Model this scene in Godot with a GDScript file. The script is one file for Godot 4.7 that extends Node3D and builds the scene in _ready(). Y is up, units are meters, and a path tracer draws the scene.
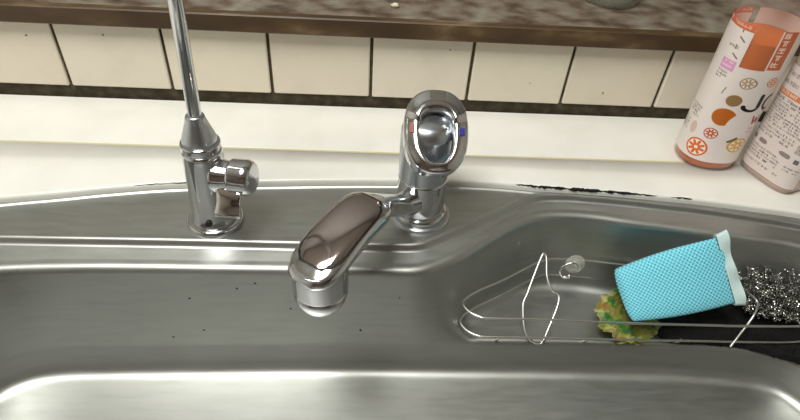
extends Node3D

var M := {}
var rng := RandomNumberGenerator.new()

# ------------------------------------------------------------------ materials
func mat(called: String, c: Color, rough := 0.6, metal := 0.0) -> StandardMaterial3D:
	var m := StandardMaterial3D.new()
	m.resource_name = called
	m.albedo_color = c
	m.roughness = rough
	m.metallic = metal
	M[called] = m
	return m

func noise_tex(freq: float, seed_: int, stops: Array, kind := FastNoiseLite.TYPE_SIMPLEX_SMOOTH, octaves := 4, size := 512) -> NoiseTexture2D:
	var n := FastNoiseLite.new()
	n.noise_type = kind
	n.frequency = freq
	n.seed = seed_
	n.fractal_octaves = octaves
	var t := NoiseTexture2D.new()
	t.width = size
	t.height = size
	t.seamless = true
	t.noise = n
	var g := Gradient.new()
	var offs := PackedFloat32Array()
	var cols := PackedColorArray()
	for s in stops:
		offs.append(s[0])
		cols.append(s[1])
	g.offsets = offs
	g.colors = cols
	t.color_ramp = g
	return t

func grey(v: float) -> Color:
	return Color(v, v, v)

func triplanar(m: StandardMaterial3D, scale: Vector3) -> void:
	m.uv1_triplanar = true
	m.uv1_world_triplanar = true
	m.uv1_scale = scale

# ------------------------------------------------------------------ geometry
# rows: Array of PackedVector3Array of equal length. face: "out" (closed shapes) or "up".
func loft(rows: Array, closed := true, face := "out", cols: Array = [], uvs: Array = []) -> ArrayMesh:
	var nr := rows.size()
	var nc: int = rows[0].size()
	var v := PackedVector3Array()
	var c := PackedColorArray()
	var uv := PackedVector2Array()
	for r in nr:
		v.append_array(rows[r])
		if cols: c.append_array(cols[r])
		if uvs: uv.append_array(uvs[r])
	var idx := PackedInt32Array()
	var last := nc if closed else nc - 1
	for r in nr - 1:
		for j in last:
			var j2 := (j + 1) % nc
			var a := r * nc + j
			var b := r * nc + j2
			var d := (r + 1) * nc + j
			var e := (r + 1) * nc + j2
			idx.append_array(PackedInt32Array([a, b, d, b, e, d]))
	return finish(v, idx, face, c, uv)

func finish(v: PackedVector3Array, idx: PackedInt32Array, face: String, c := PackedColorArray(), uv := PackedVector2Array()) -> ArrayMesh:
	var n := PackedVector3Array()
	n.resize(v.size())
	var mid := Vector3.ZERO
	for p in v: mid += p
	mid /= v.size()
	var sign_ := 0.0
	for t in range(0, idx.size(), 3):
		var a := v[idx[t]]
		var b := v[idx[t + 1]]
		var d := v[idx[t + 2]]
		var k := (d - a).cross(b - a)
		sign_ += k.y if face == "up" else k.dot((a + b + d) / 3.0 - mid)
		n[idx[t]] += k
		n[idx[t + 1]] += k
		n[idx[t + 2]] += k
	var s := 1.0
	if sign_ < 0.0:
		s = -1.0
		for t in range(0, idx.size(), 3):
			var q := idx[t + 1]
			idx[t + 1] = idx[t + 2]
			idx[t + 2] = q
	# vertices that share a place share a normal (poles and shut seams)
	for i in n.size():
		var l := n[i].length()
		n[i] = n[i] * (s / l) if l > 1e-20 else Vector3.UP
	var arr := []
	arr.resize(Mesh.ARRAY_MAX)
	arr[Mesh.ARRAY_VERTEX] = v
	arr[Mesh.ARRAY_NORMAL] = n
	arr[Mesh.ARRAY_INDEX] = idx
	if c.size(): arr[Mesh.ARRAY_COLOR] = c
	if uv.size(): arr[Mesh.ARRAY_TEX_UV] = uv
	var m := ArrayMesh.new()
	m.add_surface_from_arrays(Mesh.PRIMITIVE_TRIANGLES, arr)
	return m

# profile: [radius, y] pairs, turned about y
func lathe(prof: Array, segs := 48, sx := 1.0, sz := 1.0, power := 2.0) -> ArrayMesh:
	var rows := []
	for p in prof:
		var r := PackedVector3Array()
		for j in segs:
			var a := TAU * j / segs
			var cx := cos(a)
			var cz := sin(a)
			if power != 2.0:
				cx = signf(cx) * pow(absf(cx), 2.0 / power)
				cz = signf(cz) * pow(absf(cz), 2.0 / power)
			r.append(Vector3(cx * p[0] * sx, p[1], cz * p[0] * sz))
		rows.append(r)
	return loft(rows)

# rounds the corners of a [r, y] profile
func soften(prof: Array, rad: float, steps := 4) -> Array:
	var out := [prof[0]]
	for i in range(1, prof.size() - 1):
		var p := Vector2(prof[i][0], prof[i][1])
		var a := Vector2(prof[i - 1][0], prof[i - 1][1])
		var b := Vector2(prof[i + 1][0], prof[i + 1][1])
		var r := minf(rad, minf(p.distance_to(a), p.distance_to(b)) * 0.45)
		var p0 := p + (a - p).normalized() * r
		var p1 := p + (b - p).normalized() * r
		for k in steps + 1:
			var t := float(k) / steps
			var q := p0.lerp(p, t).lerp(p.lerp(p1, t), t)
			out.append([q.x, q.y])
	out.append(prof[-1])
	return out

func catmull(a: Vector3, b: Vector3, c: Vector3, d: Vector3, t: float) -> Vector3:
	return 0.5 * ((2.0 * b) + (c - a) * t + (2.0 * a - 5.0 * b + 4.0 * c - d) * t * t + (3.0 * b - a - 3.0 * c + d) * t * t * t)

func smooth_path(pts: Array, n: int, closed := false) -> PackedVector3Array:
	var out := PackedVector3Array()
	var k := pts.size()
	var spans := k if closed else k - 1
	for i in spans:
		for s in n:
			var t := float(s) / n
			if closed:
				out.append(catmull(pts[(i - 1 + k) % k], pts[i], pts[(i + 1) % k], pts[(i + 2) % k], t))
			else:
				out.append(catmull(pts[maxi(i - 1, 0)], pts[i], pts[i + 1], pts[mini(i + 2, k - 1)], t))
	if not closed: out.append(pts[-1])
	return out

# round tube along a path; radii: one number or one per point
func tube(path: PackedVector3Array, radius, segs := 8, closed := false, flat := 1.0) -> ArrayMesh:
	var rows := []
	var n := path.size()
	var t0 := (path[1] - path[0]).normalized()
	var u := t0.cross(Vector3.UP if absf(t0.y) < 0.9 else Vector3.RIGHT).normalized()
	for i in n:
		var a := path[(i - 1 + n) % n] if closed else path[maxi(i - 1, 0)]
		var b := path[(i + 1) % n] if closed else path[mini(i + 1, n - 1)]
		var t := (b - a).normalized()
		u = (u - t * u.dot(t)).normalized()
		var w := t.cross(u)
		var r: float = radius[i] if radius is Array or radius is PackedFloat32Array else radius
		var ring := PackedVector3Array()
		for j in segs:
			var g := TAU * j / segs
			ring.append(path[i] + u * cos(g) * r + w * sin(g) * r * flat)
		if i == 0 and not closed: rows.append(point_ring(path[i], segs))
		rows.append(ring)
		if i == n - 1 and not closed: rows.append(point_ring(path[i], segs))
	if closed: rows.append(rows[0])
	return loft(rows)

func point_ring(p: Vector3, segs: int) -> PackedVector3Array:
	var r := PackedVector3Array()
	for j in segs: r.append(p)
	return r

# chamfered box centred at c
func bevel_box(size: Vector3, b: float, c := Vector3.ZERO) -> ArrayMesh:
	var h := size / 2.0
	var st := SurfaceTool.new()
	st.begin(Mesh.PRIMITIVE_TRIANGLES)
	var quad := func(p: Vector3, q: Vector3, r: Vector3, s: Vector3) -> void:
		var nn := (r - p).cross(q - p).normalized()
		var o := (p + q + r + s) / 4.0
		var L := [p, q, r, s]
		if nn.dot(o) < 0.0:
			L = [s, r, q, p]
			nn = -nn
		for k in [0, 1, 2, 0, 2, 3]:
			st.set_normal(nn)
			st.add_vertex(L[k] + c)
	var tri := func(p: Vector3, q: Vector3, r: Vector3) -> void:
		var nn := (r - p).cross(q - p).normalized()
		var L := [p, q, r]
		if nn.dot(p + q + r) < 0.0:
			L = [p, r, q]
			nn = -nn
		for k in 3:
			st.set_normal(nn)
			st.add_vertex(L[k] + c)
	for ax in 3:
		var a1 := (ax + 1) % 3
		var a2 := (ax + 2) % 3
		for s in [-1.0, 1.0]:
			var P := []
			for q in [[-1, -1], [1, -1], [1, 1], [-1, 1]]:
				var p := Vector3.ZERO
				p[ax] = s * h[ax]
				p[a1] = q[0] * (h[a1] - b)
				p[a2] = q[1] * (h[a2] - b)
				P.append(p)
			quad.call(P[0], P[1], P[2], P[3])
			for s2 in [-1.0, 1.0]:
				var e := []
				for q in [[0, -1], [0, 1], [1, 1], [1, -1]]:
					var p := Vector3.ZERO
					p[ax] = s * (h[ax] - (b if q[0] else 0.0))
					p[a1] = s2 * (h[a1] - (0.0 if q[0] else b))
					p[a2] = q[1] * (h[a2] - b)
					e.append(p)
				quad.call(e[0], e[1], e[2], e[3])
	for sx in [-1.0, 1.0]:
		for sy in [-1.0, 1.0]:
			for sz in [-1.0, 1.0]:
				var k := Vector3(sx, sy, sz)
				tri.call(k * Vector3(h.x, h.y - b, h.z - b), k * Vector3(h.x - b, h.y, h.z - b), k * Vector3(h.x - b, h.y - b, h.z))
	return st.commit()

# ------------------------------------------------------------------ nodes
var taken := {}
func numbered(called: String) -> String:
	if not taken.has(called):
		taken[called] = 0
		return called
	taken[called] += 1
	return "%s_%03d" % [called, taken[called]]

func part(called: String, mesh: Mesh, m: Material, parent: Node) -> MeshInstance3D:
	var o := MeshInstance3D.new()
	o.name = called
	o.mesh = mesh
	o.material_override = m
	parent.add_child(o, true)
	return o

func thing(called: String, label: String, category: String, at := Vector3.ZERO, group := "") -> Node3D:
	var o := Node3D.new()
	o.name = numbered(called)
	add_child(o)
	o.position = at
	o.set_meta("label", label)
	o.set_meta("category", category)
	if group: o.set_meta("group", group)
	return o

func structure(called: String, mesh: Mesh, m: Material, label: String, category: String) -> MeshInstance3D:
	var o := part(called, mesh, m, self)
	o.set_meta("kind", "structure")
	o.set_meta("label", label)
	o.set_meta("category", category)
	return o

# ------------------------------------------------------------------ sink outline, all in plan (x, z)
#             counter edge       deck front edge    basin top edge     shelf / lower basin edge
const OUT := [
	[-.47, .50, -.44, .50, -.385, .50, -.36, .50],
	[-.47, .38, -.44, .38, -.385, .38, -.36, .38],
	[-.455, .27, -.43, .285, -.38, .305, -.353, .32],
	[-.41, .205, -.395, .232, -.355, .258, -.337, .279],
	[-.365, .184, -.35, .2155, -.315, .2425, -.313, .2585],
	[-.3232, .1720, -.3046, .2141, -.285, .2375, -.28, .2495],
	[-.278, .1630, -.25, .2137, -.23, .2345, -.23, .2470],
	[-.232, .1533, -.2, .2133, -.18, .2335, -.18, .2460],
	[-.170, .1438, -.15, .2130, -.138, .2332, -.138, .2450],
	[-.0652, .1355, -.07, .2131, -.07, .2325, -.07, .2435],
	[-.01, .1320, -.02, .2131, -.02, .2320, -.02, .2428],
	[.03, .1305, .02, .2130, .02, .2320, .02, .2425],
	[.055, .1300, .045, .2115, .043, .2312, .045, .2425],
	[.075, .1295, .062, .2025, .060, .2245, .066, .2425],
	[.099, .1295, .090, .1852, .081, .2125, .090, .2425],
	[.125, .1305, .118, .1684, .105, .1940, .115, .2425],
	[.145, .1322, .1405, .1545, .1285, .1765, .140, .2425],
	[.165, .1345, .164, .1415, .152, .1630, .165, .2425],
	[.190, .1365, .190, .1390, .180, .1560, .190, .2427],
	[.220, .1382, .220, .1410, .215, .1565, .220, .2430],
	[.2517, .1408, .250, .1440, .250, .1625, .250, .2435],
	[.290, .1445, .287, .1490, .285, .1680, .285, .2440],
	[.3233, .1483, .320, .1535, .3172, .1736, .320, .2452],
	[.370, .1555, .365, .1620, .360, .1810, .360, .2485],
	[.4165, .1640, .410, .1720, .404, .1900, .395, .2545],
	[.470, .1800, .460, .1900, .447, .2100, .420, .2700],
	[.530, .2150, .515, .2250, .485, .2450, .440, .3050],
	[.550, .2800, .535, .2850, .500, .2950, .449, .3500],
	[.555, .38, .54, .38, .505, .38, .45, .41],
	[.555, .50, .54, .50, .505, .50, .45, .50],
	[.545, .585, .525, .575, .485, .555, .435, .545],
	[.47, .625, .46, .615, .42, .59, .385, .575],
	[.30, .63, .30, .62, .30, .595, .28, .58],
	[.05, .63, .05, .62, .05, .595, .05, .58],
	[-.2, .63, -.2, .62, -.2, .595, -.2, .58],
	[-.37, .625, -.36, .615, -.31, .59, -.295, .575],
	[-.455, .585, -.43, .575, -.365, .555, -.345, .545],
]
const PER := 14

func outline(which: int) -> PackedVector3Array:
	var pts := []
	for r in OUT: pts.append(Vector3(r[which * 2], 0, r[which * 2 + 1]))
	return smooth_path(pts, PER, true)

func inward(path: PackedVector3Array) -> PackedVector3Array:
	var out := PackedVector3Array()
	var n := path.size()
	for i in n:
		var t := (path[(i + 2) % n] - path[(i - 2 + n) % n]).normalized()
		out.append(Vector3(-t.z, 0, t.x))
	return out

func row(path: PackedVector3Array, nrm: PackedVector3Array, s, y: float) -> PackedVector3Array:
	var out := PackedVector3Array()
	for i in path.size():
		var k: float = s[i] if s is PackedFloat32Array else s
		out.append(path[i] + nrm[i] * k + Vector3(0, y, 0))
	return out

# ------------------------------------------------------------------ little pictures for print
func ink_line(im: Image, a: Vector2, b: Vector2, w: float, c: Color) -> void:
	var lo := Vector2(minf(a.x, b.x) - w, minf(a.y, b.y) - w)
	var hi := Vector2(maxf(a.x, b.x) + w, maxf(a.y, b.y) + w)
	for y in range(maxi(0, int(lo.y)), mini(im.get_height(), int(hi.y) + 1)):
		for x in range(maxi(0, int(lo.x)), mini(im.get_width(), int(hi.x) + 1)):
			var p := Vector2(x + 0.5, y + 0.5)
			var q := Geometry2D.get_closest_point_to_segment(p, a, b)
			if p.distance_to(q) <= w / 2.0: im.set_pixel(x, y, c)

func ink_disc(im: Image, o: Vector2, r: float, c: Color, ry := -1.0) -> void:
	if ry < 0: ry = r
	for y in range(maxi(0, int(o.y - ry)), mini(im.get_height(), int(o.y + ry) + 1)):
		for x in range(maxi(0, int(o.x - r)), mini(im.get_width(), int(o.x + r) + 1)):
			if Vector2((x + 0.5 - o.x) / r, (y + 0.5 - o.y) / ry).length() <= 1.0: im.set_pixel(x, y, c)

func ink_slice(im: Image, o: Vector2, r: float, rind: Color, flesh: Color) -> void:
	ink_disc(im, o, r, rind)
	ink_disc(im, o, r * 0.84, Color(.97, .93, .88))
	for k in 8:
		var a := TAU * k / 8.0 + 0.2
		var d := Vector2(cos(a), sin(a))
		ink_line(im, o + d * r * 0.3, o + d * r * 0.66, r * 0.26, flesh)

# rows of marks that read as small print
func ink_text(im: Image, x0: int, x1: int, y: int, h: int, c: Color) -> void:
	var x := x0
	while x < x1 - h:
		if rng.randf() < 0.9:
			var n := rng.randi_range(2, 4)
			for k in n:
				if rng.randf() < 0.5:
					ink_line(im, Vector2(x, y + h * k / float(n)), Vector2(x + h * 0.75, y + h * k / float(n)), maxf(1.2, h * 0.16), c)
				else:
					var xx := x + h * 0.75 * k / float(n)
					ink_line(im, Vector2(xx, y), Vector2(xx, y + h * 0.8), maxf(1.2, h * 0.16), c)
		x += h
	return

func tex(im: Image) -> ImageTexture:
	im.generate_mipmaps()
	return ImageTexture.create_from_image(im)

# ==================================================================
func _ready() -> void:
	rng.seed = 7
	# ---- camera
	var cam := Camera3D.new()
	cam.name = "camera"
	cam.transform = Transform3D(Basis(Vector3(.9979, .0586, .0270), Vector3(-.0260, .7478, -.6634), Vector3(-.0591, .6613, .7478)).orthonormalized(), Vector3(-.002, .3485, .5688))
	cam.fov = rad_to_deg(2.0 * atan(210.0 / 580.0))
	cam.near = 0.02
	cam.far = 20.0
	add_child(cam)
	cam.make_current()
	# ---- environment
	var env := Environment.new()
	env.background_mode = Environment.BG_COLOR
	env.background_color = Color(.02, .02, .02)
	env.tonemap_mode = Environment.TONE_MAPPER_LINEAR
	env.tonemap_exposure = 0.93
	env.sdfgi_enabled = true
	env.ssao_enabled = true
	env.ssil_enabled = true
	var we := WorldEnvironment.new()
	we.name = "environment"
	we.environment = env
	add_child(we)
	# ---- ceiling lamp
	ceiling_lamp(Vector3(-.36, 1.545, .66), 0.62, 2.95)
	make_materials()
	build_room()
	build_worktop()
	build_sink()
	build_mixer()
	build_filter_tap()
	build_bottles()
	build_rack()
	build_sponge()
	build_scrubber()
	build_pad()
	build_wool()
	build_sill_things()

func ceiling_lamp(at: Vector3, size: float, energy: float) -> void:
	var t := thing("ceiling_light", "square white ceiling light panel above the sink", "light", at)
	part("frame", bevel_box(Vector3(size + .06, .05, size + .06), .008), mat("lamp_frame", Color(.9, .9, .88), .5), t)
	var gm := mat("lamp_glow", Color(.95, .94, .9), .6)
	gm.emission_enabled = true
	gm.emission = Color(1.0, 1.0, .975)
	gm.emission_energy_multiplier = 1.5
	part("diffuser", bevel_box(Vector3(size, .012, size), .004, Vector3(0, -.029, 0)), gm, t)
	var l := AreaLight3D.new()
	l.name = "ceiling_light_source"
	l.area_size = Vector2(size, size)
	l.light_energy = energy
	l.light_color = Color(1.0, 1.0, .975)
	l.area_range = 8.0
	l.shadow_enabled = true
	t.add_child(l)
	l.position = Vector3(0, -.04, 0)
	l.rotation_degrees = Vector3(-90, 0, 0)

# ------------------------------------------------------------------
func make_materials() -> void:
	var m := mat("steel", Color(.725, .73, .715), .34, 1.0)
	m.albedo_texture = noise_tex(.02, 3, [[0.0, grey(.93)], [.35, grey(.97)], [1.0, grey(1)]], FastNoiseLite.TYPE_SIMPLEX_SMOOTH, 5)
	m.roughness = 1.0
	m.roughness_texture = noise_tex(.03, 9, [[0.0, grey(.40)], [1.0, grey(.49)]], FastNoiseLite.TYPE_SIMPLEX_SMOOTH, 5)
	triplanar(m, Vector3(1.4, 9, 9))
	m = mat("chrome", Color(.82, .825, .835), 1.0, 1.0)
	m.roughness_texture = noise_tex(.03, 21, [[0.0, grey(.08)], [.55, grey(.13)], [1.0, grey(.26)]])
	triplanar(m, Vector3(8, 8, 8))
	mat("polished", Color(.86, .85, .85), .05, 1.0)
	mat("dull_chrome", Color(.76, .78, .80), .32, 1.0)
	mat("wire", Color(.88, .875, .86), .3, 1.0)
	mat("panel", Color(.75, .70, .69), .10, 1.0)
	mat("dark_rubber", Color(.06, .06, .06), .6)
	# white artificial marble
	m = mat("worktop_white", Color(1, 1, 1), .22)
	m.albedo_texture = noise_tex(.012, 5, [[0.0, Color(.895, .89, .86)], [.5, Color(.92, .915, .89)], [1.0, Color(.935, .93, .91)]])
	triplanar(m, Vector3(2, 2, 2))
	mat("caulk", Color(.80, .77, .60), .6)
	m = mat("tile_grout", Color(1, 1, 1), .85)
	m.albedo_texture = noise_tex(.03, 31, [[0.0, Color(.21, .18, .13)], [.5, Color(.29, .255, .19)], [1.0, Color(.38, .34, .27)]])
	triplanar(m, Vector3(4, 4, 4))
	for k in 3:
		m = mat("tile_%d" % k, Color(1, 1, 1), .3)
		var b := Color(.89, .855, .79) if k == 0 else (Color(.895, .86, .785) if k == 1 else Color(.885, .845, .775))
		m.albedo_texture = noise_tex(.01, 41 + k, [[0.0, b.darkened(.03)], [.5, b], [1.0, b.lightened(.03)]])
		triplanar(m, Vector3(3, 3, 3))
	m = mat("sill_brown", Color(1, 1, 1), .5)
	m.albedo_texture = noise_tex(.012, 51, [[0.0, Color(.22, .155, .085)], [.45, Color(.29, .21, .115)], [.66, Color(.33, .25, .15)], [.82, Color(.42, .34, .23)], [1.0, Color(.56, .49, .38)]], FastNoiseLite.TYPE_SIMPLEX_SMOOTH, 5)
	triplanar(m, Vector3(1.5, 4, 4))
	m = mat("sill_grimy", Color(1, 1, 1), .55)
	m.albedo_texture = noise_tex(.010, 57, [[0.0, Color(.24, .18, .13)], [.3, Color(.37, .31, .26)], [.5, Color(.46, .41, .355)], [.75, Color(.51, .48, .43)], [1.0, Color(.60, .57, .51)]], FastNoiseLite.TYPE_SIMPLEX_SMOOTH, 6)
	triplanar(m, Vector3(4, 6, 6))
	mat("wall_paint", Color(.90, .88, .84), .8)
	mat("ceiling_paint", Color(.92, .91, .89), .85)
	mat("floor_wood", Color(.42, .30, .20), .5)
	mat("mould", Color(.05, .045, .04), .9)

# ------------------------------------------------------------------
func box(size: Vector3, at: Vector3) -> ArrayMesh:
	return bevel_box(size, .001, at)

func build_room() -> void:
	structure("floor", box(Vector3(3.4, .1, 2.7), Vector3(0, -.9, 1.0)), M.floor_wood, "brown wooden kitchen floor in front of the sink", "floor")
	structure("ceiling", box(Vector3(3.4, .1, 2.7), Vector3(0, 1.62, 1.0)), M.ceiling_paint, "off-white kitchen ceiling above the sink", "ceiling")
	structure("wall_left", box(Vector3(.1, 2.42, 2.5), Vector3(-1.65, .36, 1.05)), M.wall_paint, "cream painted wall left of the sink", "wall")
	structure("wall_right", box(Vector3(.1, 2.42, 2.5), Vector3(1.65, .36, 1.05)), M.wall_paint, "cream painted wall right of the sink", "wall")
	structure("wall_front", box(Vector3(3.4, 2.42, .1), Vector3(0, .36, 2.3)), mat("brown_wall", Color(.46, .39, .34), .6), "brown wall across the kitchen from the sink", "wall")
	# tiled wall below the window sill, painted wall above it
	var w := structure("wall_back", box(Vector3(3.4, .935, .14), Vector3(0, -.3835, -.0735)), M.tile_grout, "wall behind the sink with one row of cream tiles and dark joints", "wall")
	var tm := bevel_box(Vector3(.1046, .0775, .010), .0013)
	for k in range(-9, 9):
		var t := part("tile", tm, M["tile_%d" % ((k * 7 + 90) % 3)], w)
		t.position = Vector3((k + .5) * .108, .0125 + .0775 / 2.0, -.005 + .0003 * sin(k * 2.3))
		t.rotation.z = .003 * sin(k * 5.1)
	structure("wall_back_upper", box(Vector3(3.4, 1.48, .1), Vector3(0, .83, -.23)), mat("grey_wall", Color(.55, .545, .52), .7), "grey wall above the grimy window sill", "wall")
	for p in [[.0825, .0729], [.2609, .0290], [.1757, .0379], [-.3509, .0695], [-.2739, .0731]]:
		var d := part("dirt_speck", lathe([[.0, -.0004], [1.0, -.0004], [.7, .0003], [.0, .0004]], 9, .0010, .0007), M.mould, w)
		d.position = Vector3(p[0], p[1], .0001)
		d.rotation = Vector3(PI / 2, 0, 1.1 * p[0] * 9.0)
	# window sill
	var s := Node3D.new()
	s.name = "trim_1"
	add_child(s)
	s.set_meta("kind", "structure")
	s.set_meta("label", "grimy brown window sill running above the row of tiles")
	s.set_meta("category", "window sill")
	part("front_rail", bevel_box(Vector3(3.2, .0185, .0105), .0012, Vector3(0, .09575, .0042)), M.sill_brown, s)
	part("sill_board", bevel_box(Vector3(3.2, .0165, .176), .0008, Vector3(0, .0950, -.0906)), M.sill_grimy, s)

func build_worktop() -> void:
	var t := thing("worktop", "white worktop around the sink with yellowed joint line", "worktop")
	var rim := outline(0)
	var nr := inward(rim)
	var rows := []
	for p in [[.0, -.03], [.0, -.0035], [-.0004, -.0016], [-.0012, -.0006], [-.0025, -.0001], [-.004, 0.0]]:
		rows.append(row(rim, nr, p[0], p[1]))
	for f in [.12, .4, 1.0]:
		var r := PackedVector3Array()
		for i in rim.size():
			var d := rim[i] - Vector3(.04, 0, .40)
			var sx := (1.55 - signf(d.x) * .04) / maxf(absf(d.x), 1e-6)
			var sz := ((.66 - .40) if d.z > 0 else (.40 - .0885)) / maxf(absf(d.z), 1e-6)
			var o: Vector3 = Vector3(.04, 0, .40) + d * minf(sx, sz)
			r.append((rim[i] - nr[i] * .004).lerp(o, f))
		rows.append(r)
	# fold the outer edge down
	var down := PackedVector3Array()
	for p in rows[-1]: down.append(p + Vector3(0, -.03, 0))
	rows.append(down)
	part("top", loft(rows, true, "up"), M.worktop_white, t)
	part("back_ledge", bevel_box(Vector3(3.2, .03, .0858), .0015, Vector3(0, -.0152, .0429)), M.worktop_white, t)
	part("joint_caulk", bevel_box(Vector3(3.2, .02, .004), .0005, Vector3(0, -.0103, .0872)), M.caulk, t)
	# black mould along the edge of the sink
	var nz := FastNoiseLite.new()
	nz.seed = 4
	nz.frequency = .09
	for span in [[15.9, 20.9, 1.0], [7.3, 8.6, .45], [21.2, 21.9, .5]]:
		var pts := PackedVector3Array()
		var rad := PackedFloat32Array()
		var i0 := int(span[0] * PER)
		var i1 := int(span[1] * PER)
		for i in range(i0, i1):
			var u := float(i - i0) / (i1 - i0)
			pts.append(rim[i] - nr[i] * (.0008 + .0012 * nz.get_noise_1d(i * 9.0 + 50)) + Vector3(0, -.0011, 0))
			rad.append(maxf(.00015, span[2] * sqrt(maxf(0.0, sin(u * PI))) * (.0014 + .0014 * nz.get_noise_1d(i * 2.0))))
		part("mould_stain", tube(pts, rad, 8), M.mould, t)

func build_sink() -> void:
	var t := thing("sink", "brushed stainless steel sink with raised back deck and side shelf", "sink")
	var R := outline(0)
	var T1 := outline(1)
	var T2 := outline(2)
	var T3 := outline(3)
	var nR := inward(R)
	var n1 := inward(T1)
	var n2 := inward(T2)
	var n3 := inward(T3)
	var N := R.size()
	var k1 := PackedFloat32Array()
	for i in N: k1.append(clampf((T1[i] - R[i]).length() / .009, .25, 1.0))
	var rows := []
	var scaled := func(s: float) -> PackedFloat32Array:
		var o := PackedFloat32Array()
		for i in N: o.append(s * k1[i])
		return o
	for p in [[-.003, -.0095], [.0003, -.0095], [.0006, -.0078], [.0012, -.0062], [.0020, -.0056], [.0030, -.0060], [.0040, -.0069], [.0052, -.0072]]:
		rows.append(row(R, nR, scaled.call(p[0]), p[1]))
	var a := row(R, nR, scaled.call(.0052), -.0072)
	var b := row(T1, n1, scaled.call(-.003), -.0062)
	for f in [.1, .25, .4, .55, .7, .85, .95]:
		var r := PackedVector3Array()
		for i in N: r.append(a[i].lerp(b[i], f))
		rows.append(r)
	for p in [[-.0034, -.0061], [-.0022, -.0058], [-.0010, -.0058], [.0002, -.0063], [.0010, -.0072], [.0016, -.0084], [.0021, -.0096], [.0028, -.0107], [.0037, -.0115], [.0048, -.0119], [.006, -.0120]]:
		rows.append(row(T1, n1, scaled.call(p[0]) if p[0] < 0 else p[0], p[1]))
	a = row(T1, n1, .006, -.0120)
	b = row(T2, n2, -.0035, -.0140)
	for f in [.1, .3, .5, .7, .9]:
		var r := PackedVector3Array()
		for i in N: r.append(a[i].lerp(b[i], f))
		rows.append(r)
	rows.append(b)
	# rounded edge of the basin
	for k in 8:
		var g := PI / 2 * k / 7.0
		rows.append(row(T2, n2, -.001 + .0068 * sin(g), -.0141 - .0068 * (1 - cos(g))))
	# wall, side shelf, lower wall
	var NW := 10
	var NF := 7
	var NS := 5
	var NE := 7
	var total := NW + NF + NS + NE
	var cols := []
	for q in total: cols.append(PackedVector3Array())
	for i in N:
		var top := T2[i] + n2[i] * .0058 + Vector3(0, -.0209, 0)
		var foot2 := T2[i] + n2[i] * .011
		var dir := T3[i] - foot2
		var w := dir.length()
		if dir.dot(n2[i]) < 0 and dir.dot(n3[i]) < 0: w = 0.0
		var sh := smoothstep(.006, .032, w)
		var fr := clampf(w * .4, .001, .013)
		var er := clampf(w * .2, .001, .005)
		var dn := dir.normalized() if w > .002 else n3[i]
		var prof := PackedVector3Array()
		for q in NW:
			prof.append(top.lerp(foot2 + Vector3(0, -.105 + fr, 0), (q + 1.0) / NW))
		for q in NF:
			var g := PI / 2 * (q + 1.0) / NF
			prof.append(foot2 + dn * fr * (1 - cos(g)) + Vector3(0, -.105 + fr * (1 - sin(g)), 0))
		var s0 := foot2 + dn * fr + Vector3(0, -.105, 0)
		var s1 := T3[i] - dn * er + Vector3(0, -.105, 0)
		for q in NS: prof.append(s0.lerp(s1, (q + 1.0) / NS))
		for q in NE:
			var g := PI / 2 * (q + 1.0) / NE
			prof.append(s1 + dn * er * sin(g) + Vector3(0, -er * (1 - cos(g)), 0))
		var end := T3[i] + Vector3(0, -.112, 0)
		for q in total:
			cols[q].append(top.lerp(end, (q + 1.0) / total).lerp(prof[q], sh))
	rows.append_array(cols)
	for f in [.25, .5, .75, 1.0]:
		rows.append(row(T3, n3, .003 * f, -.112 - .020 * f))
	for k in 10:
		var g := PI / 2 * (k + 1.0) / 10.0
		rows.append(row(T3, n3, .003 + .013 * (1 - cos(g)), -.132 - .013 * sin(g)))
	a = row(T3, n3, .016, -.145)
	for f in [.012, .05, .15, .3, .6, 1.0]:
		var r := PackedVector3Array()
		for i in N: r.append(a[i].lerp(Vector3(clampf(a[i].x, -.18, .28), -.150, .42), f))
		rows.append(r)
	part("basin", loft(rows, true, "up"), M.steel, t)
	# dark specks of dirt dried onto the basin wall
	var spots := [[-.111, -.0358], [-.175, -.0988], [-.1528, -.0501], [-.1458, -.0907], [-.0965, -.03], [-.0665, -.0629], [-.0043, -.0905], [-.2213, -.0953], [.03, -.0466]]
	for p in spots:
		var best := Vector3.ZERO
		var near := 1e9
		for q in cols:
			for v in q:
				var d := Vector2(v.x - p[0], v.y - p[1]).length()
				if d < near:
					near = d
					best = v
		var sp := part("dirt_speck", lathe([[.0, -.0003], [1.0, -.0003], [.7, .0003], [.0, .0004]], 9, .0008 + .0008 * rng.randf(), .0006 + .0004 * rng.randf()), M.mould, t)
		sp.position = best
		sp.rotation = Vector3(PI / 2, rng.randf_range(-.5, .5), rng.randf_range(-.6, .6))

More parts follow.
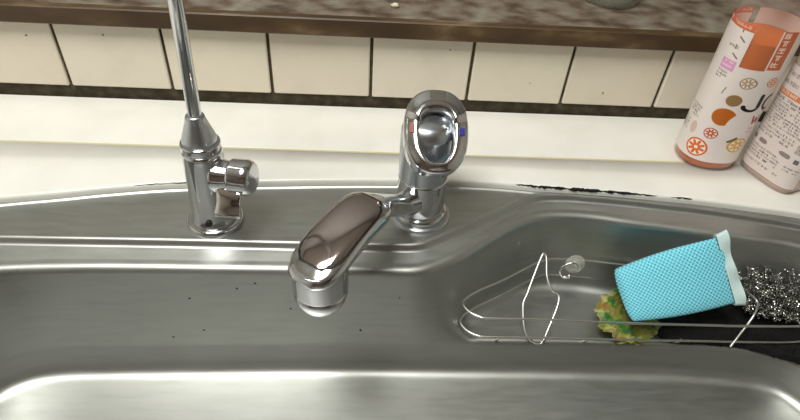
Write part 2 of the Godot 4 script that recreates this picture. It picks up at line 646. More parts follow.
# ------------------------------------------------------------------
func build_mixer() -> void:
	var t := thing("mixer_tap", "chrome single-lever mixer tap with loop handle and shower-head spout", "tap", Vector3(.0471, -.0066, .1714))
	part("base_flange", lathe(soften([[.0, -.001], [.0285, -.001], [.0285, .0022], [.0262, .0040], [.0245, .0042]], .0012) + [[.02, .0042], [.0, .0042]]), M.dull_chrome, t)
	part("base_ring", lathe(soften([[.0, .003], [.0245, .003], [.0245, .0085], [.0218, .0105], [.0205, .0108], [.0, .0108]], .0018), 64), M.chrome, t)
	part("swivel_body", lathe(soften([[.0, .010], [.0212, .010], [.0216, .020], [.0216, .0450], [.0206, .0462], [.0, .0462]], .0012), 64), M.chrome, t)
	part("upper_body", lathe(soften([[.0, .0455], [.0208, .0455], [.0214, .047], [.0222, .078], [.0218, .094], [.0175, .1015], [.008, .104], [.0, .1045]], .006), 64), M.dull_chrome, t)
	# ---- spout: straight in plan, rising from the body to the head
	var dirp := Vector3(-.0811, 0, .1196).normalized()
	var side := Vector3.UP.cross(dirp).normalized()
	var spine := [[.012, .027, .0125, .0120], [.022, .0285, .0110, .0105], [.034, .034, .0095, .0088], [.048, .0435, .0092, .0086], [.060, .0520, .0096, .0086], [.070, .0590, .0112, .0086], [.078, .0635, .0165, .0088], [.085, .0662, .0195, .0092], [.100, .0670, .0200, .0096], [.115, .0655, .0205, .0094], [.130, .0625, .0207, .0088], [.143, .0590, .0204, .0080], [.152, .0565, .0188, .0070], [.1590, .0545, .0150, .0052], [.1628, .0530, .0090, .0028]]
	var ctr := []
	var rad := []
	for s in spine:
		ctr.append(dirp * s[0] + Vector3(0, s[1], 0))
		rad.append(Vector3(s[2], s[3], 0))
	var cp := smooth_path(ctr, 6)
	var rp := smooth_path(rad, 6)
	var rows := [point_ring(cp[0], 40)]
	for i in cp.size():
		var tan := (cp[mini(i + 1, cp.size() - 1)] - cp[maxi(i - 1, 0)]).normalized()
		var up := side.cross(tan).normalized()
		if up.y < 0: up = -up
		var ring := PackedVector3Array()
		for j in 40:
			var g := TAU * j / 40.0
			var cx := signf(cos(g)) * pow(absf(cos(g)), .75)
			var cy := signf(sin(g)) * pow(absf(sin(g)), .75)
			ring.append(cp[i] + side * cx * rp[i].x + up * cy * rp[i].y)
		rows.append(ring)
	rows.append(point_ring(cp[cp.size() - 1], 40))
	var sp := part("spout", loft(rows), M.chrome, t)
	# smooth panel set in the top of the head
	for layer in 2:
		var prow := []
		var grow := .0014 if layer == 0 else 0.0
		var raise := .0002 if layer == 0 else .0006
		var pn := 24
		for k in 13:
			var f := k / 12.0
			var along := lerpf(.0840 - grow, .1500 + grow, f)
			var idx := 0
			for i in cp.size():
				if cp[i].dot(dirp) <= along: idx = i
			var i2 := mini(idx + 1, cp.size() - 1)
			var span := cp[i2].dot(dirp) - cp[idx].dot(dirp)
			var fr := clampf((along - cp[idx].dot(dirp)) / maxf(span, 1e-5), 0, 1)
			var c := cp[idx].lerp(cp[i2], fr)
			var rr := rp[idx].lerp(rp[i2], fr)
			var tan := (cp[i2] - cp[maxi(idx - 1, 0)]).normalized()
			var up := side.cross(tan).normalized()
			if up.y < 0: up = -up
			var endk := 1.0 - pow(absf(f * 2.0 - 1.0), 6.0)
			var half := rr.x * (.42 + .40 * endk) + grow
			var ring := PackedVector3Array()
			for j in pn:
				var u := float(j) / (pn - 1) * 2.0 - 1.0
				var xx := u * half
				var yy := rr.y * pow(maxf(0.0, 1.0 - pow(absf(xx / rr.x), 2.67)), .375)
				var lift := .0006 * (1.0 - pow(absf(u), 8.0)) * clampf(endk * 3.0, 0, 1) + raise
				ring.append(c + side * xx + up * (yy + lift))
			prow.append(ring)
		if layer == 0: part("panel_gasket", loft(prow, false, "up"), M.dark_rubber, sp)
		else: part("head_panel", loft(prow, false, "up"), M.panel, sp).set_meta("label", "smooth rose-tinted polished panel on top of the spray head")
	# nozzle
	var npos := dirp * .1430
	var nz := Node3D.new()
	var noz := part("nozzle", lathe(soften([[.0, .060], [.0198, .060], [.0203, .050], [.0203, .0335], [.0, .0335]], .0012), 56), M.chrome, sp)
	noz.position = npos
	nz.free()
	var ring2 := part("nozzle_ring", lathe(soften([[.0, .0345], [.0186, .0345], [.0186, .0322], [.0, .0322]], .0006), 56), M.dark_rubber, sp)
	ring2.position = npos
	var tip := part("spray_face", lathe(soften([[.0, .0332], [.0201, .0332], [.0198, .0250], [.0160, .0165], [.010, .0135], [.0, .0130]], .004), 56), M.chrome, sp)
	tip.position = npos
	# ---- loop lever: an oval ring tilted to the front over the body
	var lev := Node3D.new()
	lev.name = "lever"
	t.add_child(lev)
	lev.position = Vector3(.0055, .0975, .0095)
	lev.rotation = Vector3(deg_to_rad(37), 0, deg_to_rad(-2))
	var lr := []
	var LN := 72
	for i in LN:
		var g := TAU * i / LN
		# outer and inner ovals; front is +z
		var ox := .0262 * signf(cos(g)) * pow(absf(cos(g)), .82)
		var oz := (.0360 if sin(g) > 0 else .0345) * signf(sin(g)) * pow(absf(sin(g)), .82)
		var ix := .0130 * signf(cos(g)) * pow(absf(cos(g)), .8)
		var iz := (.0275 if sin(g) > 0 else .0150) * signf(sin(g)) * pow(absf(sin(g)), .8)
		var O := Vector3(ox, 0, oz)
		var I := Vector3(ix, 0, iz)
		var thick := .0060 if sin(g) > -.3 else .0085
		var ring := PackedVector3Array()
		for j in 24:
			var h := TAU * j / 24.0
			var cx := .5 + .5 * signf(cos(h)) * pow(absf(cos(h)), .6)
			var cy := signf(sin(h)) * pow(absf(sin(h)), .6)
			var p := I.lerp(O, cx)
			p.y = cy * thick * (.85 if cx > .5 else 1.0) - (.002 if cx > .7 else 0.0) - (.006 if cy < 0 and cx > .5 else 0.0)
			ring.append(p)
		lr.append(ring)
	lr.append(lr[0])
	var loop := part("loop_handle", loft(lr), M.chrome, lev)
	loop.set_meta("label", "oval chrome loop handle")
	var bd := part("badge", bevel_box(Vector3(.0125, .0016, .0100), .0006, Vector3(0, .0082, -.0262)), M.polished, lev)
	bd.rotation.x = -.06
	part("hot_mark", bevel_box(Vector3(.0042, .0007, .0085), .0002, Vector3(-.0200, .0057, .000)), mat("hot_mark", Color(.62, .42, .38), .25), lev)
	part("cold_mark", bevel_box(Vector3(.0042, .0007, .0065), .0002, Vector3(.0200, .0057, .002)), mat("cold_mark", Color(.20, .20, .55), .25), lev)

func build_filter_tap() -> void:
	var t := thing("water_filter_tap", "slim chrome water filter tap with tall thin pipe and side lever", "tap", Vector3(-.1338, -.0066, .1870))
	part("base_flange", lathe(soften([[.0, -.001], [.0245, -.001], [.0245, .004], [.0225, .0062], [.0, .0062]], .0015)), M.chrome, t)
	part("body", lathe(soften([[.0, .005], [.0208, .005], [.0185, .012], [.0174, .030], [.0162, .070], [.0158, .078], [.0, .078]], .004), 56), M.chrome, t)
	part("collar", lathe(soften([[.0, .0770], [.0146, .0770], [.0146, .0786], [.0157, .0793], [.0157, .0838], [.0146, .0850], [.0, .0850]], .0007), 56), M.chrome, t)
	part("cone", lathe(soften([[.0, .0845], [.0140, .0845], [.0132, .089], [.0086, .102], [.0073, .1075], [.0062, .1090], [.0, .1090]], .002), 48), M.dull_chrome, t)
	part("pipe", tube(smooth_path([Vector3(0, .10, 0), Vector3(.0018, .16, 0), Vector3(.0042, .24, 0), Vector3(.008, .275, .006), Vector3(.022, .30, .028), Vector3(.038, .312, .062), Vector3(.058, .305, .095), Vector3(.068, .285, .11)], 8), .0052, 20), M.chrome, t)
	part("drain_screw", lathe(soften([[.0, .0], [.003, .0], [.003, .004], [.0, .004]], .0008), 16), M.dark_rubber, t).transform = Transform3D(Basis(Vector3.RIGHT, PI / 2), Vector3(.0, .0130, .0165))
	# side valve barrel and lever
	var b := Node3D.new()
	b.name = "side_valve"
	t.add_child(b)
	b.position = Vector3(.011, .0550, .0055)
	b.rotation = Vector3(0, deg_to_rad(-10), deg_to_rad(4))
	var turn := Basis(Vector3(0, 0, 1), -PI / 2)
	part("neck", lathe(soften([[.0, -.004], [.0150, -.004], [.0128, .010], [.0118, .014], [.0, .014]], .004), 40), M.chrome, b).transform = Transform3D(turn, Vector3.ZERO)
	part("barrel", lathe(soften([[.0, .0115], [.0142, .0115], [.0150, .013], [.0150, .026], [.0128, .0304], [.0, .0316]], .0025), 48), M.chrome, b).transform = Transform3D(turn, Vector3.ZERO)
	# lever blade that hangs down to the front
	var rows := []
	for s in [[.0, .0110, .0020], [.006, .0105, .0026], [.010, .0100, .0024], [.015, .0106, .0022], [.019, .0112, .0030], [.022, .0108, .0026]]:
		var ring := PackedVector3Array()
		for j in 20:
			var g := TAU * j / 20.0
			ring.append(Vector3(s[1] * signf(cos(g)) * pow(absf(cos(g)), .5), s[2] * signf(sin(g)) * pow(absf(sin(g)), .6), s[0]))
		rows.append(ring)
	rows.push_front(point_ring(Vector3(0, 0, 0), 20))
	rows.append(point_ring(Vector3(0, 0, .022), 20))
	var blade := part("lever_blade", loft(rows), M.polished, b)
	blade.position = Vector3(.0130, -.005, .0115)
	blade.rotation = Vector3(deg_to_rad(52), 0, 0)

# ------------------------------------------------------------------ bottles
# wraps a printed sleeve round an oval body between two heights; keep(u, y) says where film is
func sleeve(a: float, b: float, pw: float, y0: float, y1: float, g0: float, g1: float, nu: int, nv: int, keep: Callable) -> ArrayMesh:
	var st := SurfaceTool.new()
	st.begin(Mesh.PRIMITIVE_TRIANGLES)
	var at := func(i: int, k: int) -> Array:
		var u := float(i) / nu
		var f := float(k) / nv
		var g := lerpf(g0, g1, u)
		var cx := signf(sin(g)) * pow(absf(sin(g)), 2.0 / pw)
		var cz := signf(cos(g)) * pow(absf(cos(g)), 2.0 / pw)
		var p := Vector3(a * cx, lerpf(y0, y1, f), b * cz)
		var n := Vector3(signf(cx) * pow(absf(cx), pw - 1) / a, 0, signf(cz) * pow(absf(cz), pw - 1) / b).normalized()
		return [p, n, Vector2(u, 1.0 - f)]
	for i in nu:
		for k in nv:
			if not keep.call((i + .5) / nu, (k + .5) / nv): continue
			var q := [at.call(i, k), at.call(i, k + 1), at.call(i + 1, k + 1), at.call(i + 1, k)]
			for j in [0, 1, 2, 0, 2, 3]:
				st.set_normal(q[j][1])
				st.set_uv(q[j][2])
				st.add_vertex(q[j][0])
	st.index()
	return st.commit()

func build_bottles() -> void:
	var clear := mat("clear_plastic", Color(.97, .95, .92, .06), .08)
	clear.transparency = BaseMaterial3D.TRANSPARENCY_ALPHA
	var soap := mat("orange_liquid", Color(.85, .41, .01, .90), .3)
	soap.transparency = BaseMaterial3D.TRANSPARENCY_ALPHA
	var capm := mat("white_cap", Color(.90, .88, .84), .35)
	# ---- bottle with the printed front
	var t := thing("dish_soap_bottle", "clear dish soap bottle with orange liquid and white fruit-printed sleeve", "bottle", Vector3(.3555, 0.0, .0760))
	t.rotation.y = deg_to_rad(-4)
	var a := .0300
	var b := .0268
	part("body", lathe(soften([[.0, .0004], [.90, .0004], [.97, .004], [1.0, .012], [1.0, .150], [.93, .163], [.60, .182], [.40, .190], [.38, .197]], .004), 64, a, b, 2.3), clear, t)
	part("liquid", lathe(soften([[.0, .0025], [.88, .0025], [.95, .006], [.972, .013], [.972, .138], [.0, .138]], .002), 64, a, b, 2.3), soap, t)
	var cap := part("cap", lathe(soften([[.0, .197], [.0155, .197], [.0155, .214], [.0080, .219], [.0062, .232], [.0, .233]], .002), 32), capm, t)
	cap.position = Vector3.ZERO
	var W := 700
	var H := 640
	var im := Image.create(W, H, true, Image.FORMAT_RGBA8)
	im.fill(Color(.93, .89, .87))
	# u 0..1 runs from the left back round the front to the right; v down
	ink_disc(im, Vector2(308, 318), 27, Color(.60, .47, .30))
	ink_disc(im, Vector2(300, 402), 42, Color(.76, .40, .10))
	ink_disc(im, Vector2(470, 440), 150, Color(.95, .90, .89), 115)
	ink_slice(im, Vector2(325, 232), 26, Color(.62, .50, .38), Color(.75, .62, .48))
	ink_slice(im, Vector2(400, 222), 22, Color(.80, .48, .30), Color(.85, .55, .38))
	ink_slice(im, Vector2(285, 492), 27, Color(.72, .22, .14), Color(.80, .34, .22))
	ink_slice(im, Vector2(256, 580), 46, Color(.88, .38, .12), Color(.90, .42, .14))
	ink_slice(im, Vector2(392, 540), 38, Color(.86, .62, .20), Color(.90, .70, .30))
	ink_line(im, Vector2(352, 520), Vector2(372, 500), 10, Color(.35, .42, .12))
	ink_disc(im, Vector2(206, 500), 16, Color(.86, .74, .70), 30)
	# JOY
	var blk := Color(.07, .06, .09)
	ink_line(im, Vector2(390, 284), Vector2(390, 338), 15, blk)
	for k in 10:
		var g0 := PI * k / 10.0
		var g1 := PI * (k + 1) / 10.0
		ink_line(im, Vector2(367 + 23 * cos(g0), 338 + 20 * sin(g0)), Vector2(367 + 23 * cos(g1), 338 + 20 * sin(g1)), 12, blk)
	for k in 24:
		var g0 := TAU * k / 24.0
		var g1 := TAU * (k + 1) / 24.0
		ink_line(im, Vector2(440 + 28 * cos(g0), 322 + 34 * sin(g0)), Vector2(440 + 28 * cos(g1), 322 + 34 * sin(g1)), 13, blk)
	ink_line(im, Vector2(480, 288), Vector2(500, 324), 14, blk)
	ink_line(im, Vector2(520, 288), Vector2(500, 324), 14, blk)
	ink_line(im, Vector2(500, 324), Vector2(500, 358), 14, blk)
	# W and the dark box beside it
	var red := Color(.66, .20, .12)
	for s in [[[398, 388], [406, 424]], [[406, 424], [416, 396]], [[416, 396], [426, 424]], [[426, 424], [434, 388]]]:
		ink_line(im, Vector2(s[0][0], s[0][1]), Vector2(s[1][0], s[1][1]), 8, red)
	im.fill_rect(Rect2i(446, 386, 130, 40), Color(.36, .20, .12))
	ink_text(im, 400, 470, 446, 9, Color(.82, .50, .44))
	ink_text(im, 400, 460, 464, 9, Color(.82, .50, .44))
	# left column: small print and the pink panel
	im.fill_rect(Rect2i(196, 156, 62, 44), Color(.89, .62, .80))
	ink_text(im, 200, 256, 162, 10, Color(.97, .88, .94))
	ink_text(im, 200, 256, 180, 10, Color(.97, .88, .94))
	for k in 3: ink_text(im, 196, 256, 208 + k * 13, 10, Color(.46, .42, .42))
	for k in 4: ink_text(im, 150, 214, 400 + k * 15, 12, Color(.50, .46, .46))
	for k in 4: ink_text(im, 110, 180, 482 + k * 15, 11, Color(.60, .56, .56))
	for k in 4: ink_line(im, Vector2(228, 20 + k * 36), Vector2(228 + (k % 2) * 22, 34 + k * 36), 6, Color(.50, .45, .46))
	ink_text(im, 196, 252, 96, 12, Color(.55, .48, .48))
	ink_line(im, Vector2(262, 270), Vector2(256, 300), 4, Color(.48, .52, .42))
	im.fill_rect(Rect2i(0, 0, 290, 26), Color(.85, .45, .30))
	ink_text(im, 4, 288, 6, 14, Color(.95, .80, .74))
	# right column of big orange lettering beside the window
	im.fill_rect(Rect2i(354, 0, 46, 165), Color(.80, .40, .24))
	for k in 5:
		ink_text(im, 360, 396, 8 + k * 31, 24, Color(.96, .86, .80))
	var film := mat("printed_sleeve", Color(1, 1, 1), .28)
	film.albedo_texture = tex(im)
	film.cull_mode = BaseMaterial3D.CULL_DISABLED
	var keep := func(u: float, v: float) -> bool:
		# a see-through window in the upper front
		return not (v > .735 and u > .39 and u < .505)
	part("label", sleeve(a + .0005, b + .0005, 2.3, .0115, .1525, -PI * .98, PI * .98, 70, 60, keep), film, t)
	# ---- bottle turned with its back label to the camera
	var t2 := thing("dish_soap_bottle", "flat translucent bottle with white back label of small print and orange band", "bottle", Vector3(.4140, 0.0, .1075))
	t2.rotation.y = atan2(-.93, .37)
	var a2 := .0310
	var b2 := .0195
	var milk := mat("milky_plastic", Color(.90, .84, .80, .45), .2)
	milk.transparency = BaseMaterial3D.TRANSPARENCY_ALPHA
	part("body", lathe(soften([[.0, .0004], [.88, .0004], [.97, .005], [1.0, .014], [1.0, .125], [.9, .142], [.5, .162], [.38, .170], [.36, .176]], .005), 64, a2, b2, 3.4), milk, t2)
	part("liquid", lathe(soften([[.0, .003], [.86, .003], [.94, .007], [.965, .015], [.965, .118], [.0, .118]], .002), 64, a2, b2, 3.4), mat("pale_soap", Color(.88, .62, .48), .2), t2)
	part("cap", lathe(soften([[.0, .176], [.0125, .176], [.0125, .195], [.006, .20], [.0, .20]], .002), 32), capm, t2)
	var im2 := Image.create(512, 700, true, Image.FORMAT_RGBA8)
	im2.fill(Color(.90, .85, .83))
	var ink := Color(.50, .45, .45)
	im2.fill_rect(Rect2i(70, 150, 420, 34), Color(.88, .52, .30))
	ink_text(im2, 80, 470, 156, 22, Color(.97, .90, .84))
	ink_text(im2, 60, 470, 196, 22, ink)
	ink_text(im2, 60, 470, 224, 14, ink)
	for k in 7: ink_text(im2, 50, 480, 244 + k * 20, 14, ink)
	im2.fill_rect(Rect2i(330, 400, 140, 62), Color(.76, .71, .70))
	for k in 3: ink_text(im2, 336, 466, 404 + k * 20, 14, ink)
	for k in 3: ink_text(im2, 50, 320, 392 + k * 24, 16, ink)
	for k in 3: ink_line(im2, Vector2(90 + k * 95, 500), Vector2(120 + k * 95, 500), 30, Color(.58, .52, .52))
	for k in 4: ink_text(im2, 50, 300, 536 + k * 22, 15, ink)
	for k in 2: ink_text(im2, 320, 470, 560 + k * 22, 14, ink)
	im2.fill_rect(Rect2i(360, 494, 44, 30), Color(.42, .40, .42))
	ink_text(im2, 60, 330, 640, 16, ink)
	ink_text(im2, 60, 420, 96, 26, Color(.62, .56, .56))
	ink_text(im2, 60, 420, 40, 26, Color(.62, .56, .56))
	var film2 := mat("back_label_print", Color(1, 1, 1), .3)
	film2.albedo_texture = tex(im2)
	film2.cull_mode = BaseMaterial3D.CULL_DISABLED
	part("label", sleeve(a2 + .0004, b2 + .0004, 3.4, .0085, .118, -PI * .42, PI * .42, 48, 4, func(_u, _v): return true), film2, t2)

# ------------------------------------------------------------------ wire rack on the side shelf
func build_rack() -> void:
	var t := thing("wire_rack", "stainless wire sponge rack standing on the sink's side shelf", "rack")
	var V := func(x: float, z: float, y: float) -> Vector3: return Vector3(x, y, z)
	var up := []
	for p in [[.412, .2490], [.350, .2505], [.307, .2500], [.231, .2490], [.168, .2465], [.1128, .2458], [.1020, .2440], [.0943, .2390], [.0898, .2315], [.0914, .2245], [.1050, .2140], [.1280, .2017], [.1497, .1882], [.168, .1768], [.1813, .1712], [.194, .1700], [.224, .1720], [.2517, .1760], [.333, .1850], [.405, .2000], [.424, .2080], [.430, .2250], [.426, .2420]]:
		up.append(V.call(p[0], p[1], -.064))
	part("upper_rail", tube(smooth_path(up, 6, true), .00115, 10, true), M.wire, t)
	var lo := []
	for p in [[.412, .2470], [.350, .2475], [.3205, .2472], [.241, .2470], [.174, .2458], [.1168, .2455], [.1037, .2438], [.0949, .2378], [.0910, .2300], [.0936, .2218], [.1066, .2112], [.1338, .1950], [.1565, .1814], [.174, .1714], [.1886, .1665], [.225, .1690], [.261, .1735], [.347, .1820], [.405, .1960], [.424, .2050], [.430, .2230], [.426, .2400]]:
		lo.append(V.call(p[0], p[1], -.092))
	part("lower_rail", tube(smooth_path(lo, 6, true), .00115, 10, true), M.wire, t)
	var h := []
	for p in [Vector3(.1661, -.1020, .2455), Vector3(.1530, -.0967, .2383), Vector3(.1511, -.0817, .2168), Vector3(.1560, -.0745, .2066), Vector3(.1638, -.0636, .1911), Vector3(.1719, -.0536, .1767), Vector3(.1750, -.0524, .1751), Vector3(.1762, -.0553, .1791), Vector3(.1759, -.0654, .1936), Vector3(.1803, -.0726, .2038), Vector3(.1860, -.0747, .2069), Vector3(.1855, -.0802, .2148), Vector3(.1756, -.0928, .2327)]:
		h.append(p)
	part("cross_hoop", tube(smooth_path(h, 6, true), .0011, 10, true), M.wire, t)
	part("cross_hoop", tube(smooth_path([Vector3(.343, -.090, .255), Vector3(.3535, -.082, .2459), Vector3(.3661, -.072, .2347), Vector3(.370, -.064, .229), Vector3(.3685, -.058, .2243), Vector3(.366, -.062, .206), Vector3(.364, -.064, .186)], 6), .0011, 10), M.wire, t)
	for x in [.125, .21, .30]:
		part("foot", tube(PackedVector3Array([Vector3(x, -.1045, .2395), Vector3(x, -.098, .2440), Vector3(x, -.0915, .2462)]), .0011, 8), M.wire, t)
	var sc := mat("clear_rubber", Color(.9, .9, .86, .22), .12)
	sc.transparency = BaseMaterial3D.TRANSPARENCY_ALPHA
	var cup := part("suction_cup", lathe(soften([[.0, .0], [.0100, .0], [.0104, .0012], [.0060, .004], [.0035, .0065], [.0035, .010], [.0, .0105]], .001), 32), sc, t)
	cup.transform = Transform3D(Basis(Vector3.RIGHT, deg_to_rad(72)), Vector3(.2085, -.0660, .1745))
	part("hook", tube(smooth_path([Vector3(.2130, -.0600, .1790), Vector3(.2085, -.0570, .1770), Vector3(.2010, -.0600, .1775), Vector3(.1975, -.0670, .1790), Vector3(.2010, -.0725, .1815), Vector3(.2060, -.0700, .1840), Vector3(.2040, -.0660, .1850)], 6), .0013, 8), M.wire, t).position = Vector3(-.006, .001, .006)

# ------------------------------------------------------------------ blue net sponge
func build_sponge() -> void:
	var t := thing("net_sponge", "turquoise net-covered sponge with pale hem leaning in the wire rack", "sponge")
	var A := Vector3(.2287, -.040, .2075)
	var B := Vector3(.2416, -.066, .2462)
	var C := Vector3(.3391, -.046, .2372)
	var D := Vector3(.3132, .006, .2066)
	var nrm := (D - B).cross(C - A).normalized()
	if nrm.y < 0: nrm = -nrm
	var NU := 64
	var NV := 44
	var rows := []
	var uvs := []
	var thick := .030
	# wraps round: top sheet then bottom sheet
	for i in NU + 1:
		var u := float(i) / NU
		var ring := PackedVector3Array()
		var uvr := PackedVector2Array()
		for j in NV * 2:
			var top := j < NV
			var v := (float(j) / NV) if top else (2.0 - float(j) / NV)
			var p0 := A.lerp(B, v)
			var p1 := D.lerp(C, v)
			var q := p0.lerp(p1, u)
			var ev := 1.0 - pow(absf(v * 2.0 - 1.0), 3.2)
			var eu := minf(1.0, pow(maxf(0.0, minf(u / .06, (1.0 - u) / .34)), .55))
			var full := thick * pow(maxf(ev, 0.0), .5) * eu
			# soft corners on the left end
			var pull := pow(maxf(0.0, 1.0 - u / .08), 2.0) * pow(absf(v * 2.0 - 1.0), 4.0) * .003
			q += (D - A).normalized() * pull
			# sides bow outwards a little in the middle
			q += (A - B).normalized() * .0035 * sin(u * PI) * (1.0 - 2.0 * v) * .8
			var off := full * .22 if top else -full * .66
			ring.append(q + nrm * off)
			uvr.append(Vector2(u * 12.0, v * 7.0))
		rows.append(ring)
		uvs.append(uvr)
	var m := mat("net_fabric", Color(1, 1, 1), .75)
	var im := Image.create(64, 64, true, Image.FORMAT_RGBA8)
	var hi := Image.create(64, 64, true, Image.FORMAT_RGBA8)
	for y in 64:
		for x in 64:
			# diamond cells of the knitted net
			var p := Vector2(x / 64.0, y / 64.0)
			var s := 0.5 + 0.5 * cos(TAU * p.x * 2.0) * cos(TAU * p.y * 2.0)
			var k := smoothstep(.18, .55, s)
			im.set_pixel(x, y, Color(.33, .74, .86).lerp(Color(.55, .91, .985), k))
			hi.set_pixel(x, y, grey(k))
	m.albedo_texture = tex(im)
	m.heightmap_enabled = true
	m.heightmap_texture = tex(hi)
	m.heightmap_scale = .07
	m.rim_enabled = true
	m.rim = .3
	m.uv1_scale = Vector3(1.05, 1.05, 1)
	part("pad", loft(rows, true, "out", [], uvs), m, t)
	# pale frayed hem where the net is sewn shut
	var hr := []
	for i in 8:
		var f := i / 7.0
		var ring := PackedVector3Array()
		for j in 60:
			var top := j < 30
			var v := (j / 29.0) if top else (1.0 - (j - 30) / 29.0)
			var q := D.lerp(C, v) + (A - B).normalized() * .002 * (1.0 - 2.0 * v)
			q -= nrm * .001
			var outd := ((C - B).normalized() + (D - A).normalized()).normalized()
			q += outd * (-.004 + .0105 * f + .001 * f * sin(v * 9.0 + 1.0)) + (D - C).normalized() * (v - .5) * -.006 * f
			q += nrm * ((.0030 if top else -.0030) * (1.0 - f * .75) + .0018 * f * sin(v * 16.0))
			ring.append(q)
		hr.append(ring)
	hr.push_front(point_ring((C + D) / 2 - nrm * .001, 60))
	var hm := mat("net_hem", Color(.80, .90, .90), .8)
	part("hem", loft(hr), hm, t)

# ------------------------------------------------------------------ crocheted scrubber
func build_scrubber() -> void:
	var t := thing("crochet_scrubber", "ruffled green and yellow crocheted scrubber under the turquoise sponge", "scrubber", Vector3(.2560, -.0915, .2195))
	var nz := FastNoiseLite.new()
	nz.seed = 12
	nz.frequency = 1.0
	var rows := []
	var cols := []
	var SEG := 140
	var RN := 26
	var pal := [Color(.46, .47, .16), Color(.58, .56, .28), Color(.20, .42, .16), Color(.76, .74, .52), Color(.58, .42, .22)]
	for side in 2:
		for k in RN + 1:
			var f := float(k) / RN if side == 0 else 1.0 - float(k) / RN
			var r := .0335 * f
			var ring := PackedVector3Array()
			var cr := PackedColorArray()
			for j in SEG:
				var g := TAU * j / SEG
				var edge := 1.0 + .04 * sin(g * 9.0 + 1.0) * f + .04 * sin(g * 23.0) * f
				var ruffle := .0036 * f * f * sin(g * 9.0 + f * 2.5) + .0010 * sin(f * 40.0) + .0009 * sin(g * 46.0) * f
				var p := Vector3(cos(g) * r * edge * 1.02, ruffle, sin(g) * r * edge * .86)
				p.y += (.0028 if side == 0 else -.0028) * sqrt(maxf(0.0, 1.0 - f * f * f)) + .006 * (1.0 - f)
				ring.append(p)
				var q := nz.get_noise_2d(p.x * 75.0, p.z * 75.0) * .5 + .5 + .12 * nz.get_noise_2d(p.x * 420.0, p.z * 420.0)
				var band := nz.get_noise_2d(p.x * 60.0 + 40.0, p.z * 60.0) * .5 + .5
				var c: Color = pal[0].lerp(pal[1], clampf(q * 1.6 - .3, 0, 1))
				c = c.lerp(pal[2], smoothstep(.56, .66, band))
				c = c.lerp(pal[4], smoothstep(.62, .74, 1.0 - band))
				if f > .8: c = c.lerp(pal[3], .55 * smoothstep(.45, .6, q))
				cr.append(c.srgb_to_linear())
			rows.append(ring)
			cols.append(cr)
	var m := mat("crochet_yarn", Color(1, 1, 1), .95)
	m.vertex_color_use_as_albedo = true
	m.rim_enabled = true
	m.rim = .4
	var d := part("yarn_disc", loft(rows, true, "out", cols), m, t)
	d.rotation = Vector3(deg_to_rad(14), .3, deg_to_rad(-4))

# ------------------------------------------------------------------ black pad and steel wool
func build_pad() -> void:
	var t := thing("scouring_pad", "black fuzzy scouring pad lying under the steel wool", "scouring pad", Vector3(0, 0, 0))
	var plan := [Vector3(.288, 0, .200), Vector3(.284, 0, .222), Vector3(.292, 0, .2415), Vector3(.330, 0, .2432), Vector3(.365, 0, .2475), Vector3(.385, 0, .2560), Vector3(.405, 0, .2630), Vector3(.430, 0, .2700), Vector3(.452, 0, .262), Vector3(.462, 0, .235), Vector3(.452, 0, .212), Vector3(.415, 0, .200), Vector3(.36, 0, .194), Vector3(.315, 0, .192)]
	var path := smooth_path(plan, 12, true)
	var ctr := Vector3(.372, 0, .224)
	var nz := FastNoiseLite.new()
	nz.seed = 3
	nz.frequency = 60.0
	var rows := []
	for s in [[.0, .0], [.5, .0], [.9, .0], [.97, .15], [1.0, .5], [.97, .85], [.88, 1.0], [.6, 1.05], [.3, 1.05], [.0, 1.05]]:
		var r := PackedVector3Array()
		for p in path:
			var q := ctr.lerp(p, s[0])
			q += Vector3(1, 0, 1) * .0016 * nz.get_noise_3d(q.x * 9, s[1], q.z * 9)
			q.y = -.1038 + .0090 * s[1] + .002 * nz.get_noise_2d(q.x, q.z) * s[1]
			r.append(q)
		rows.append(r)
	var m := mat("black_fibre", Color(.022, .022, .022), .95)
	part("pad", loft(rows), m, t)
	# fuzz: short curled fibres all over it
	var st := SurfaceTool.new()
	st.begin(Mesh.PRIMITIVE_TRIANGLES)
	for k in 1500:
		var p := path[rng.randi() % path.size()]
		var f := sqrt(rng.randf())
		var edge := k % 2 == 0
		var q := ctr.lerp(p, .97 if edge else f * .95)
		q.y = -.1035 + (.009 * rng.randf() if edge else .009)
		var d := Vector3(rng.randf_range(-1, 1), rng.randf_range(.0, .9), rng.randf_range(-1, 1))
		if edge: d += (p - ctr).normalized() * 1.0
		d = d.normalized() * rng.randf_range(.002, .0055)
		var w := Vector3(rng.randf_range(-1, 1), rng.randf_range(-1, 1), rng.randf_range(-1, 1)).cross(d).normalized() * .00022
		var mid := q + d * .5 + Vector3(0, .0006, 0)
		for tri in [[q - w, q + w, mid + w], [q - w, mid + w, mid - w], [mid - w, mid + w, q + d]]:
			for v in tri: st.add_vertex(v)
	st.generate_normals()
	var fz := part("fuzz", st.commit(), m, t)
	fz.set_meta("kind", "stuff")

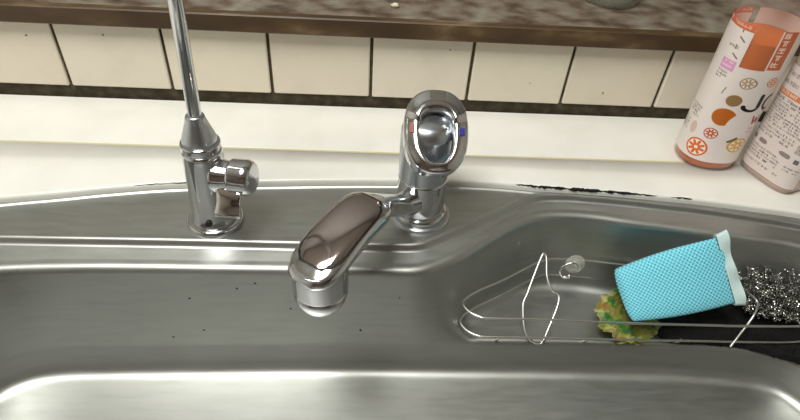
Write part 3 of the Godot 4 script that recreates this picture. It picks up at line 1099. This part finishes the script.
func build_wool() -> void:
	var t := thing("steel_wool", "shiny curled stainless steel scouring ball behind the black pad", "scourer", Vector3(.407, -.064, .2020))
	var st := SurfaceTool.new()
	st.begin(Mesh.PRIMITIVE_TRIANGLES)
	for k in 1900:
		var dir := Vector3(rng.randf_range(-1, 1), rng.randf_range(-1, 1), rng.randf_range(-1, 1)).normalized()
		var o := dir * Vector3(.052, .026, .037) * pow(rng.randf(), .38)
		var ax := Vector3(rng.randf_range(-1, 1), rng.randf_range(-1, 1), rng.randf_range(-1, 1)).normalized()
		var u := ax.cross(Vector3(.3, .9, .1)).normalized()
		var w := ax.cross(u)
		var rad := rng.randf_range(.0010, .0019)
		var turns := rng.randf_range(1.5, 3.0)
		var n := int(turns * 11)
		var pitch := rng.randf_range(.0016, .0034)
		var prev := []
		for i in n:
			var g := TAU * turns * i / n
			var c := o + ax * (pitch * turns * (float(i) / n - .5)) + (u * cos(g) + w * sin(g)) * rad
			var e := ax * .00042 + (u * cos(g) + w * sin(g)) * .00007
			var cur := [c - e, c + e]
			if prev:
				for tri in [[prev[0], prev[1], cur[1]], [prev[0], cur[1], cur[0]]]:
					for v in tri: st.add_vertex(v)
			prev = cur
	st.generate_normals()
	var m := mat("steel_swarf", Color(.72, .72, .70), .2, 1.0)
	m.cull_mode = BaseMaterial3D.CULL_DISABLED
	var o2 := part("coils", st.commit(), m, t)
	o2.set_meta("kind", "stuff")

func build_sill_things() -> void:
	var j := thing("glass_jar", "round grey glass jar standing at the back of the window sill", "jar", Vector3(.270, .1034, -.0835))
	var gm := mat("grey_glass", Color(.62, .62, .56, .35), .12)
	gm.transparency = BaseMaterial3D.TRANSPARENCY_ALPHA
	part("body", lathe(soften([[.0, .0], [.030, .0], [.0325, .003], [.0325, .060], [.0300, .066], [.0300, .072], [.0285, .072], [.0285, .066], [.0305, .060], [.0305, .006], [.0, .004]], .002), 48), gm, j)
	part("lid", lathe(soften([[.0, .071], [.0315, .071], [.0315, .084], [.0, .085]], .002), 48), mat("jar_lid", Color(.35, .34, .32), .4, .6), j)
	var rows := []
	var nz := FastNoiseLite.new()
	nz.seed = 2
	nz.frequency = 1.0
	for k in 9:
		var g := PI * k / 8.0
		var ring := PackedVector3Array()
		for i in 14:
			var h := TAU * i / 14.0
			var d := Vector3(sin(g) * cos(h), cos(g), sin(g) * sin(h))
			ring.append(d * Vector3(.0042, .0026, .0032) * (1.0 + .5 * nz.get_noise_3d(d.x * 2, d.y * 2, d.z * 2)) + Vector3(0, .0024, 0))
		rows.append(ring)
	var c := part(numbered("crumb"), loft(rows), mat("crumb_white", Color(.86, .83, .74), .8), self)
	c.position = Vector3(.0233, .1032, -.0305)
	c.set_meta("label", "small white crumb on the grimy window sill")
	c.set_meta("category", "crumb")
